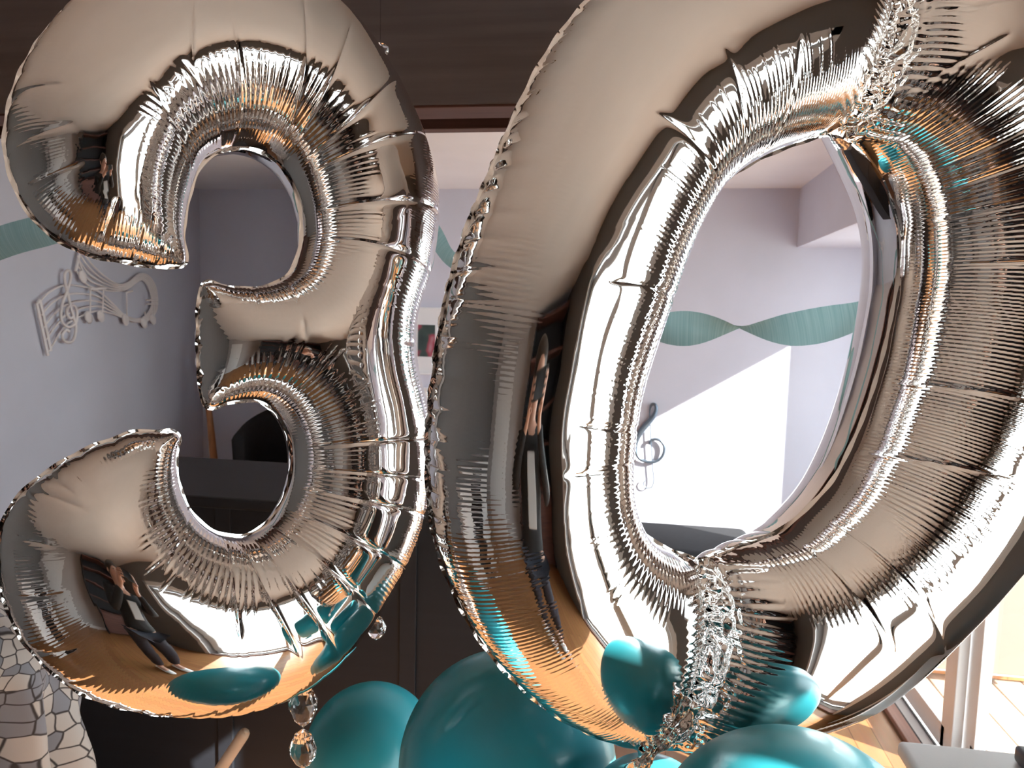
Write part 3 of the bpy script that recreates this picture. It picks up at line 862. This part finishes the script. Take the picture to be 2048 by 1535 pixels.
# ------------------------------------------------------------------ dark furniture beyond the balloons
def sideboard():
    t = thing('sideboard', 'tall dark brown wooden sideboard seen from behind, below the digits', 'sideboard', (-.86, 2.3, 0))
    x0, x1, y0, y1, z = -1.80, -0.02, 2.04, 2.52, 1.03
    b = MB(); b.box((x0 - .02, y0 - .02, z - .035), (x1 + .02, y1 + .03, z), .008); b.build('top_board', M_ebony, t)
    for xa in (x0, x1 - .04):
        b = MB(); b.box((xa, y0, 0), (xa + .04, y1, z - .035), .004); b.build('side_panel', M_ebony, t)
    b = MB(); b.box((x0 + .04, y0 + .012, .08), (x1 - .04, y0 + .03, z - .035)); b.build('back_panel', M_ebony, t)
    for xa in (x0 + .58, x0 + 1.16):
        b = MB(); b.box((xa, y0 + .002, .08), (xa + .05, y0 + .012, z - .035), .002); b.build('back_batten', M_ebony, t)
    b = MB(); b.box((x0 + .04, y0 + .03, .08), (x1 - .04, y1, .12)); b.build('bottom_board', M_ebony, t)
    for i in range(3):
        xa = x0 + .045 + i * .567
        b = MB(); b.box((xa, y1, .12), (xa + .56, y1 + .02, z - .04), .003); d = b.build('door', M_ebony, t)
        b = MB(); b.lathe([(0, 0), (.008, 0), (.006, .012), (.014, .02), (0, .028)], (xa + .5, y1 + .02, .6), 12, Matrix.Rotation(R(-90), 3, 'X')); b.build('knob', M_gold, d, True)
sideboard()
da = at_depth(491, 1462, 2.0); db = at_depth(360, 1660, 1.98)  # solid rod added in place of a streak of sunlight
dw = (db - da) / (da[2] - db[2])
streak = thing('sun_streak', 'pale rod standing in for a streak of sunlight on the dark sideboard', 'sun streak', tuple(da + dw * da[2]))
MB().tube([da, da + dw * .01, da + dw * (da[2] - .004)], [.013, .016, .016], 12).build('shaft', M_sunstreak, streak, True)
MB().tube([da - dw * .004, da], [.008, .013], 12).build('streak_tip', M_sunstreak, streak, True)

pole = thing('wooden_pole', 'orange-brown wooden pole leaning in the dark corner behind the three', 'pole', (-2.75, 4.6, 0))
pa = on_plane(413, 770, (0, 4.62, 0), np.array([0, 1.0, 0])); pb = on_plane(448, 1120, (0, 4.45, 0), np.array([0, 1.0, 0]))
dirv = (pb - pa) / (pa[2] - pb[2])
foot = pa + dirv * (pa[2] - 0.0); head = pa - dirv * 0.25
MB().tube([foot, pa * .5 + foot * .5, pa, head], [.030, .026, .017, .015], 10).build('shaft', M_oak, pole, True)
MB().tube([foot + np.array([0, 0, .001]), foot + np.array([0, 0, .03])], .033, 10).build('ferrule', M_black, pole, True)

def round_chair():
    t = thing('armchair', 'black round-backed armchair in the dark corner behind the three', 'chair', (-2.2, 4.42, 0))
    b = MB()
    vs = []
    cx, cy = -2.12, 4.42
    for k in range(25):
        a = R(-110 + 220 * k / 24) + R(90)
        h = 1.02 - 0.22 * abs(k - 12) / 12
        for r, z in ((.27, .40), (.33, .40), (.35, h - .04), (.315, h), (.28, h - .04)):
            vs.append((cx + r * math.cos(a), cy + r * math.sin(a), z))
    fs = []
    for k in range(24):
        for j in range(5):
            fs.append((k * 5 + j, k * 5 + (j + 1) % 5, (k + 1) * 5 + (j + 1) % 5, (k + 1) * 5 + j))
    fs += [(4, 3, 2, 1, 0), tuple(24 * 5 + j for j in range(5))]
    from_py('backrest', vs, fs, M_blackcloth, t, True)
    b = MB(); b.lathe([(0, .36), (.28, .36), (.30, .40), (.29, .46), (.2, .49), (0, .49)], (cx, cy, 0), 24); b.build('seat', M_blackcloth, t, True)
    for a in (45, 135, 225, 315):
        b = MB(); b.tube([(cx + .2 * math.cos(R(a)), cy + .2 * math.sin(R(a)), .37), (cx + .26 * math.cos(R(a)), cy + .26 * math.sin(R(a)), 0)], [.02, .012], 8); b.build('leg', M_black, t)
round_chair()

def stool(label, x, y, rz):
    t = thing('stool', label, 'stool', (x, y, 0))
    M = Matrix.Translation((x, y, 0)) @ Matrix.Rotation(rz, 4, 'Z')
    def B(n, lo, hi, bev=.005, m=M_black):
        b = MB(); b.box(lo, hi, bev)
        for v in b.bm.verts: v.co = M @ v.co
        return b.build(n, m, t)
    B('seat', (-.21, -.21, .44), (.21, .21, .48), .012)
    for sx in (-.205, .16):
        for sy in (-.205, .16): B('leg', (sx, sy, 0), (sx + .045, sy + .045, .44))
    for sx in (-.19, .17): B('stretcher', (sx, -.17, .18), (sx + .02, .17, .205))
    for sy in (-.19, .17): B('stretcher', (-.17, sy, .24), (.17, sy + .02, .265))
stool('black wooden stool beside the sliding glass door', 0.52, 2.86, R(4))

def ottoman():
    t = thing('ottoman', 'low dark upholstered ottoman under the steel clef on the far wall', 'ottoman', (.3, 4.4, 0))
    b = MB(); b.box((-.1, 4.15, .08), (.75, 4.75, .30), .05, seg=4); b.build('cushion', M_blackcloth, t, True)
    for xa in (-.04, .65):
        for ya in (4.2, 4.65):
            b = MB(); b.box((xa, ya, 0), (xa + .045, ya + .045, .09), .004); b.build('leg', M_black, t)
ottoman()

def side_table():
    t = thing('side_table', 'white side table with rounded edges in front of the glass door', 'table', (0.84, 1.42, 0))
    x0, x1, y0, y1, z = 0.60, 1.03, 1.10, 1.66, .70
    b = MB(); b.box((x0, y0, z - .035), (x1, y1, z), .012, seg=3); b.build('tabletop', M_white, t, True)
    b = MB(); b.box((x0 + .02, y0 + .02, z - .11), (x1 - .02, y1 - .02, z - .035), .003); b.build('apron', M_white, t)
    for xa in (x0 + .025, x1 - .07):
        for ya in (y0 + .025, y1 - .07):
            b = MB(); b.box((xa, ya, 0), (xa + .045, ya + .045, z - .11), .004); b.build('leg', M_white, t)
    q = on_plane(2040, 1530, (0, 0, .70), np.array([0, 0, 1.0]))
    s = thing('camera_case', 'small black case lying on the white side table', 'case', (q[0] + .04, q[1] - .05, .70))
    b = MB(); b.box((q[0] - .005, q[1] - .10, .70), (q[0] + .10, q[1] + .02, .735), .008, seg=3); b.build('case_body', M_black, s, True)
    b = MB(); b.tube([(q[0] + .02, q[1] - .105, .715), (q[0] + .045, q[1] - .118, .715), (q[0] + .07, q[1] - .105, .715)], .003, 6); b.build('case_handle', M_grey, s, True)
side_table()

# ------------------------------------------------------------------ throw over an armchair, left foreground
def throw_chair():
    c = at_depth(-192, 1430, 1.52); cx, cy = c[0], c[1]
    t = thing('armchair', 'upholstered armchair hidden under a cell-patterned fleece throw', 'chair', (cx, cy, 0))
    b = MB(); b.box((cx - .25, cy - .14, .12), (cx + .22, cy + .12, .92), .09, seg=4); b.build('backrest', M_grey, t, True)
    b = MB(); b.box((cx - .27, cy - .12, .12), (cx + .22, cy + .40, .40), .05, seg=3); b.build('seat', M_grey, t, True)
    for xa in (cx - .22, cx + .15):
        for ya in (cy - .10, cy + .33):
            b = MB(); b.lathe([(0, 0), (.014, 0), (.022, .13), (0, .13)], (xa, ya, 0), 8); b.build('leg', M_black, t)
    NU, NV = 220, 90
    v = []; uv = []
    for j in range(NV + 1):
        tv = j / NV
        for i in range(NU):
            a = 2 * math.pi * i / NU
            # plan superellipse, dome top
            ce, se = math.cos(a), math.sin(a)
            k = (abs(ce) ** 3 + abs(se) ** 3) ** (-1 / 3)
            if tv < 0.42:
                q = tv / 0.42 * math.pi / 2
                rr = math.sin(q) ** 0.75; z = 1.0 - 0.17 * (1 - math.cos(q))
            else:
                rr = 1.0 + 0.05 * (tv - .42); z = .83 - (tv - .42) / .58 * .62
            fold = (math.sin(a * 9 + 5 * tv + 2.2 * math.sin(a * 2)) * .5 + .6 * math.sin(a * 17 - 7 * tv + 1.0) * .5)
            amp = .052 * min(1, max(0, tv - .12) / .35)
            sag = .025 * math.sin(a * 5 + 6 * tv) * math.sin(tv * 7)
            R1 = rr + (fold * amp + sag * min(1, tv * 2)) / .25
            x = cx + .295 * k * ce * R1; y = cy + .20 * k * se * R1
            v.append((x, y, z + .012 * math.sin(a * 7 + tv * 9) * rr))
            uv.append((a / (2 * math.pi) * 1.7 + .25 * math.sin(tv * 3), tv * .9))
    f = [(j * NU + i, j * NU + (i + 1) % NU, (j + 1) * NU + (i + 1) % NU, (j + 1) * NU + i) for j in range(NV) for i in range(NU)]
    me = bpy.data.meshes.new('fleece_throw'); me.from_pydata(v, [], f)
    ul = me.uv_layers.new(name='UVMap')
    for p in me.polygons:
        wrap = (p.index % NU) == NU - 1
        for li in p.loop_indices:
            vi = me.loops[li].vertex_index
            u, w = uv[vi]
            if wrap and vi % NU == 0: u += 1.7
            ul.data[li].uv = (u, w)
    o = link('fleece_throw', me, M_throw, None, True)
    sm = o.modifiers.new('thick', 'SOLIDIFY'); sm.thickness = .008
    tag(o, 'cream and grey cell-patterned fleece throw draped over the armchair', 'blanket')
throw_chair()

# ------------------------------------------------------------------ teal latex balloons
def latex(label, px, py, depth, r, lean=(0, 0)):
    c = at_depth(px, py, depth)
    t = thing('latex_balloon', label, 'balloon', tuple(c), 'teal latex balloons under the digits')
    M = (Matrix.Rotation(R(lean[0]), 3, 'X') @ Matrix.Rotation(R(lean[1]), 3, 'Y'))
    prof = []
    for k in range(41):
        a = math.pi * k / 40
        z = math.cos(a); x = math.sin(a)
        if z < 0:
            z *= 1.28; x *= 1 - .22 * (abs(z) / 1.28) ** 1.5
        prof.append((max(x, 0) * r, z * r))
    prof[-1] = (r * .05, -1.29 * r)
    b = MB(); b.lathe([(0, r)] + prof[1:] + [(0, -1.295 * r)], c, 64, M); b.build('balloon_skin', M_latex, t, True)
    b = MB(); b.lathe([(0, -1.275 * r), (.06 * r, -1.29 * r), (.07 * r, -1.32 * r), (.045 * r, -1.345 * r), (.06 * r, -1.37 * r), (.12 * r, -1.42 * r), (.11 * r, -1.425 * r), (.0, -1.38 * r)], c, 20, M)
    b.build('knot', M_latex, t, True)
latex('teal balloon behind the crystal drops, below the three', 742, 1502, 1.58, .138)
latex('large teal balloon between the two digits, bottom centre', 1015, 1524, 1.12, .161)
latex('teal balloon nearest the lens, under the right half of the zero', 1590, 1776, .70, .140, (0, 6))
latex('small teal balloon below the crumpled tail of the zero', 1300, 1650, .95, .084, (0, -4))

latex('teal balloon hanging low under the three, seen only as its reflection', 520, 1850, .84, .135)

# crumpled inflation tail of the zero
def tail():
    V = []; F = []
    path = [(1372, 1392), (1352, 1432), (1328, 1470), (1300, 1506), (1276, 1540), (1258, 1585)]
    pc = catmull(path, 4); NL = len(pc) - 1; NW = 7
    rs = np.random.RandomState(11)
    for i, q in enumerate(pc):
        t = i / NL
        T = pc[min(i + 1, NL)] - pc[max(i - 1, 0)]; T = T / np.linalg.norm(T)
        sd = np.array([-T[1], T[0]])
        w = 30 + 9 * math.sin(t * 8) - 8 * math.sin(t * math.pi)
        for k in range(NW + 1):
            e = (k / NW - .5) * 2
            p = q + sd * w * e + rs.randn(2) * (3.0 if 0 < k < NW else 4.5)
            d = .783 + .046 * t + (.0085 if k % 2 else -.0105) * (0.6 + .6 * rs.rand()) + .006 * rs.randn()
            V.append(at_depth(p[0], p[1], d))
    for i in range(NL):
        for k in range(NW):
            a = i * (NW + 1) + k
            if (i + k) % 2: F += [(a, a + 1, a + NW + 2), (a, a + NW + 2, a + NW + 1)]
            else: F += [(a, a + 1, a + NW + 1), (a + 1, a + NW + 2, a + NW + 1)]
    o = from_py('inflation_tail', V, F, M_foil, zero, True)
    m = o.modifiers.new('soft', 'SUBSURF'); m.levels = 2; m.render_levels = 2
    for e in o.data.edges: pass
    s = o.modifiers.new('thick', 'SOLIDIFY'); s.thickness = .0006
tail()

# ------------------------------------------------------------------ hanging crystal strands
def gem(b, c, rx, h0, h1, n, spin):
    c = Vector(c)
    lev = [(0.0, h1), (rx * .62, h1 * .72), (rx, h1 * .12), (rx * .93, -h0 * .25), (rx * .55, -h0 * .72), (0.0, -h0)]
    prev = None
    for li, (r, z) in enumerate(lev):
        if r == 0:
            ring = [b.bm.verts.new(c + Vector((0, 0, z)))]
        else:
            ring = [b.bm.verts.new(c + Vector((r * math.cos(spin + 2 * math.pi * (k + .5 * (li % 2)) / n), .72 * r * math.sin(spin + 2 * math.pi * (k + .5 * (li % 2)) / n), z))) for k in range(n)]
        if prev is not None:
            if len(prev) == 1:
                for k in range(n): b.bm.faces.new((prev[0], ring[(k + 1) % n], ring[k]))
            elif len(ring) == 1:
                for k in range(n): b.bm.faces.new((prev[k], prev[(k + 1) % n], ring[0]))
            else:
                for k in range(n):
                    k2 = (k + 1) % n
                    if li % 2 == 1:
                        b.bm.faces.new((prev[k], prev[k2], ring[k])); b.bm.faces.new((prev[k2], ring[k2], ring[k]))
                    else:
                        b.bm.faces.new((prev[k], ring[k2], ring[k])); b.bm.faces.new((prev[k], prev[k2], ring[k2]))
        prev = ring
def strand(label, px, py, depth, gems):
    base = at_depth(px, py, depth)
    t = thing('crystal_strand', label, 'crystal drops', (base[0], base[1], ZC))
    MB().tube([(base[0], base[1], ZC), (base[0], base[1], ZC - .012)], .02, 16).build('ceiling_rose', M_gold, t)
    zs = []
    for yy, rx, hh0, hh1, n in gems:
        z = on_plane(px, yy, (0, base[1], 0), np.array([0, 1.0, 0]))[2]
        b = MB(); gem(b, (base[0], base[1], z), rx, hh0, hh1, n, .3 + yy)
        b.build('crystal_drop', M_crystal, t)
        zs.append((z + hh1, z - hh0))
    top = ZC
    for a, b_ in zs:
        MB().tube([(base[0], base[1], top), (base[0], base[1], a - .002)], 0.0004, 5).build('wire', M_black, t)
        top = b_ + .002
strand('clear cut-crystal drops hanging on a wire below the bottom edge of the three', 606, 1400, 1.41,
       [(700, .014, .02, .02, 8), (1300, .014, .02, .02, 8), (1404, .029, .050, .036, 12), (1500, .027, .036, .044, 12)])
strand('clear cut-crystal strand behind the outer curve of the three', 752, 1255, 1.41,
       [(97, .016, .026, .010, 6), (400, .014, .02, .02, 8), (800, .014, .02, .02, 8), (1255, .020, .024, .026, 8)])

# ------------------------------------------------------------------ behind the lens: photographer and dining-room furniture
def skin_obj(name, verts, edges, radii, m, parent, sub=2, root=0):
    me = bpy.data.meshes.new(name); me.from_pydata([tuple(v) for v in verts], edges, [])
    o = link(name, me, m, parent)
    md = o.modifiers.new('skin', 'SKIN'); md.use_smooth_shade = True
    if not me.skin_vertices: 
        pass
    sv = me.skin_vertices[0].data if me.skin_vertices else None
    if sv is None:
        bm = bmesh.new(); bm.from_mesh(me); bm.verts.layers.skin.verify(); bm.to_mesh(me); bm.free()
        sv = me.skin_vertices[0].data
    for i, r in enumerate(radii):
        sv[i].radius = (r, r) if not isinstance(r, tuple) else r
        sv[i].use_root = (i == root)
    s = o.modifiers.new('sub', 'SUBSURF'); s.levels = sub; s.render_levels = sub
    return o

def photographer():
    X, Y = 0.0, -0.34
    t = thing('person', 'person in black top, dark jeans and white shoes holding up a phone', 'person', (X, Y, 0))
    def P(*q): return (X + q[0], Y + q[1], q[2])
    V = [P(0, 0, .95), P(0, 0, 1.12), P(0, .01, 1.30), P(0, 0, 1.43), P(0, .01, 1.50), P(0, .02, 1.57), P(0, .035, 1.64), P(0, .02, 1.72)]
    E = [(i, i + 1) for i in range(7)]
    Rr = [(.15, .10), (.135, .095), (.155, .10), (.12, .08), (.05, .05), (.058, .065), (.072, .088), (.055, .07)]
    def add(p, r, a): V.append(P(*p)); Rr.append(r); E.append((a, len(V) - 1)); return len(V) - 1
    for s in (-1, 1):
        h = add((s * .09, 0, .88), .085, 0); k = add((s * .10, .01, .48), .055, h); a = add((s * .10, -.02, .09), .036, k); add((s * .10, .10, .04), .035, a)
        sh = add((s * .17, 0, 1.41), .056, 3); el = add((s * .24, .10, 1.20), .042, sh); wr = add((s * .085, .215, 1.50), .026, el)
        pm = add((s * .075, .265, 1.555), (.030, .018), wr)
        for j, (dz, ln) in enumerate(((.048, .060), (.030, .070), (.010, .066), (-.010, .052))):
            f1 = add((s * .082, .285, 1.560 + dz), .0095, pm)
            f2 = add((s * .078, .312, 1.566 + dz), .0085, f1)
            add((s * (.078 - ln * .45), .328, 1.566 + dz), .0075, f2)
        th = add((s * .062, .265, 1.530), .011, pm); add((s * .045, .282, 1.545), .009, th)
    skin_obj('body', V, E, Rr, M_skin, t)
    # clothes over the body
    V2 = [P(0, 0, .86), P(0, 0, 1.0), P(0, .005, 1.15), P(0, .012, 1.30), P(0, 0, 1.42), P(0, .005, 1.475)]
    E2 = [(i, i + 1) for i in range(5)]
    R2 = [(.185, .125), (.175, .12), (.16, .115), (.175, .12), (.14, .095), (.065, .06)]
    for s in (-1, 1):
        V2 += [P(s * .175, 0, 1.415), P(s * .245, .10, 1.20), P(s * .105, .205, 1.475)]
        R2 += [.072, .058, .040]; n = len(V2); E2 += [(4, n - 3), (n - 3, n - 2), (n - 2, n - 1)]
    skin_obj('jumper', V2, E2, R2, M_blackcloth, t)
    b = MB(); b.box(P(-.055, .118, 1.10), P(.055, .140, 1.36), .008); b.build('shirt_front', M_grey, t)
    V3 = [P(0, 0, .93)]; E3 = []; R3 = [(.165, .115)]
    for s in (-1, 1):
        V3 += [P(s * .092, 0, .84), P(s * .10, .012, .48), P(s * .10, -.018, .12)]
        R3 += [.102, .074, .058]; n = len(V3); E3 += [(0, n - 3), (n - 3, n - 2), (n - 2, n - 1)]
    skin_obj('trousers', V3, E3, R3, M_denim, t)
    for s in (-1, 1):
        prof = [(-.085, .036, .055), (-.06, .043, .085), (0, .043, .09), (.06, .046, .07), (.12, .047, .052), (.17, .040, .042), (.20, .022, .03)]
        vs, fs = [], []
        for y, w, h in prof:
            for k in range(10):
                a = 2 * math.pi * k / 10
                vs.append(P(s * .10 + w * math.cos(a), y, max(.002, h * .5 + h * .5 * math.sin(a) * (1.0))))
        for i in range(len(prof) - 1):
            for k in range(10): fs.append((i * 10 + k, i * 10 + (k + 1) % 10, (i + 1) * 10 + (k + 1) % 10, (i + 1) * 10 + k))
        fs += [tuple(reversed(range(10))), tuple(range((len(prof) - 1) * 10, len(prof) * 10))]
        from_py('shoe', vs, fs, M_white, t, True)
    # hair and face
    def ell(name, c, rx, ry, rz, m, cut=None):
        b = MB(); b.lathe([(math.sin(math.pi * k / 12), -math.cos(math.pi * k / 12)) for k in range(13)], (0, 0, 0), 16)
        for v in b.bm.verts:
            v.co = Vector(P(c[0] + v.co.x * rx, c[1] + v.co.y * ry, c[2] + v.co.z * rz))
        return b.build(name, m, t, True)
    ell('hair', (0, -.012, 1.685), .094, .098, .098, M_hair)
    ell('nose', (0, .127, 1.625), .011, .017, .017, M_skin)
    for s in (-1, 1):
        ell('eye', (s * .031, .112, 1.65), .012, .007, .007, M_black)
        ell('ear', (s * .082, .02, 1.635), .010, .02, .03, M_skin)
    ell('mouth', (0, .112, 1.588), .024, .007, .006, mat('lips', (.45, .17, .15), .5))
    ph = thing('phone', 'black phone held up in both hands of the photographer', 'phone', P(0, .31, 1.53))
    b = MB(); b.box(P(-.072, .3165, 1.560), P(.072, .3245, 1.632), .004, seg=3); b.build('phone_body', M_black, ph, True)
    b = MB(); b.box(P(-.066, .3155, 1.564), P(.066, .3167, 1.628)); b.build('screen', M_black, ph)
    b = MB(); b.lathe([(0, 0), (.006, 0), (.006, .0014), (.0035, .0014), (0, .0008)], P(.05, .3245, 1.618), 16, Matrix.Rotation(R(-90), 3, 'X')); b.build('lens', M_grey, ph, True)
photographer()

def cabinet():
    t = thing('china_cabinet', 'tall dark cabinet with red-brown doors and shelves against the back wall behind the photographer', 'cabinet', (.38, -2.2, 0))
    x0, x1, y0, y1 = -.30, 1.06, -2.38, -1.96
    b = MB(); b.box((x0, y0, .06), (x1, y0 + .02, 2.28)); b.build('back_panel', M_ebony, t)
    for x in (x0, x1 - .03):
        b = MB(); b.box((x, y0, 0), (x + .03, y1, 2.28), .003); b.build('side_panel', M_ebony, t)
    for z in (.06, .86, 1.2, 1.55, 1.92, 2.25):
        b = MB(); b.box((x0, y0, z), (x1, y1, z + .03), .003); b.build('shelf', M_redwood, t)
    for i in range(2):
        xa = x0 + .03 + i * .65
        b = MB(); b.box((xa + .004, y1, .10), (xa + .646, y1 + .02, .85), .004); d = b.build('door', M_redwood, t)
        b = MB(); b.lathe([(0, 0), (.008, 0), (.006, .012), (.014, .02), (0, .028)], (xa + (.60 if i == 0 else .04), y1 + .02, .5), 12, Matrix.Rotation(R(-90), 3, 'X')); b.build('knob', M_gold, d, True)
cabinet()

def kitchen_unit():
    t = thing('kitchen_cabinet', 'white kitchen cabinet with a black oven door in the dining room', 'cabinet', (-1.75, -.75, 0))
    x0, x1, y0, y1 = -2.38, -1.75, -1.5, 0.1
    b = MB(); b.box((x0, y0, .08), (x1, y1, .88), .004); b.build('carcass', M_white, t)
    b = MB(); b.box((x0, y0 - .02, .88), (x1 + .03, y1 + .02, .92), .006); b.build('worktop', M_grey, t)
    b = MB(); b.box((x1, -1.0, .14), (x1 + .02, -.42, .80), .006); d = b.build('oven_door', M_black, t)
    b = MB(); b.tube([(x1 + .05, -.95, .74), (x1 + .05, -.47, .74)], .009, 8); b.build('handle', M_grey, d)
    for ya in (-1.48, -.40):
        b = MB(); b.box((x1, ya, .10), (x1 + .018, ya + .46, .86), .005); d = b.build('cabinet_door', M_white, t)
        b = MB(); b.tube([(x1 + .03, ya + .40, .60), (x1 + .03, ya + .40, .74)], .005, 8); b.build('handle', M_grey, d)
kitchen_unit()
# white panelled door in the back wall
b = MB(); b.box((-2.05, -2.40, 0), (-1.97, -2.37, 2.1), .004); b.box((-1.17, -2.40, 0), (-1.09, -2.37, 2.1), .004); b.box((-2.05, -2.40, 2.03), (-1.09, -2.37, 2.11), .004)
d3 = tag(b.build('door_3', M_white), kind='structure')
b = MB(); b.box((-1.97, -2.395, .01), (-1.17, -2.375, 2.03)); dl = b.build('door_leaf', M_white, d3)
for z0, z1 in ((.15, .85), (1.0, 1.9)):
    for xa in (-1.88, -1.53):
        b = MB(); b.box((xa, -2.378, z0), (xa + .27, -2.368, z1), .006); b.build('door_panel', M_white, dl)
b = MB(); b.lathe([(0, 0), (.012, 0), (.01, .03), (.027, .045), (.02, .065), (0, .07)], (-1.23, -2.375, 1.0), 14, Matrix.Rotation(R(-90), 3, 'X')); b.build('door_knob', M_gold, dl, True)
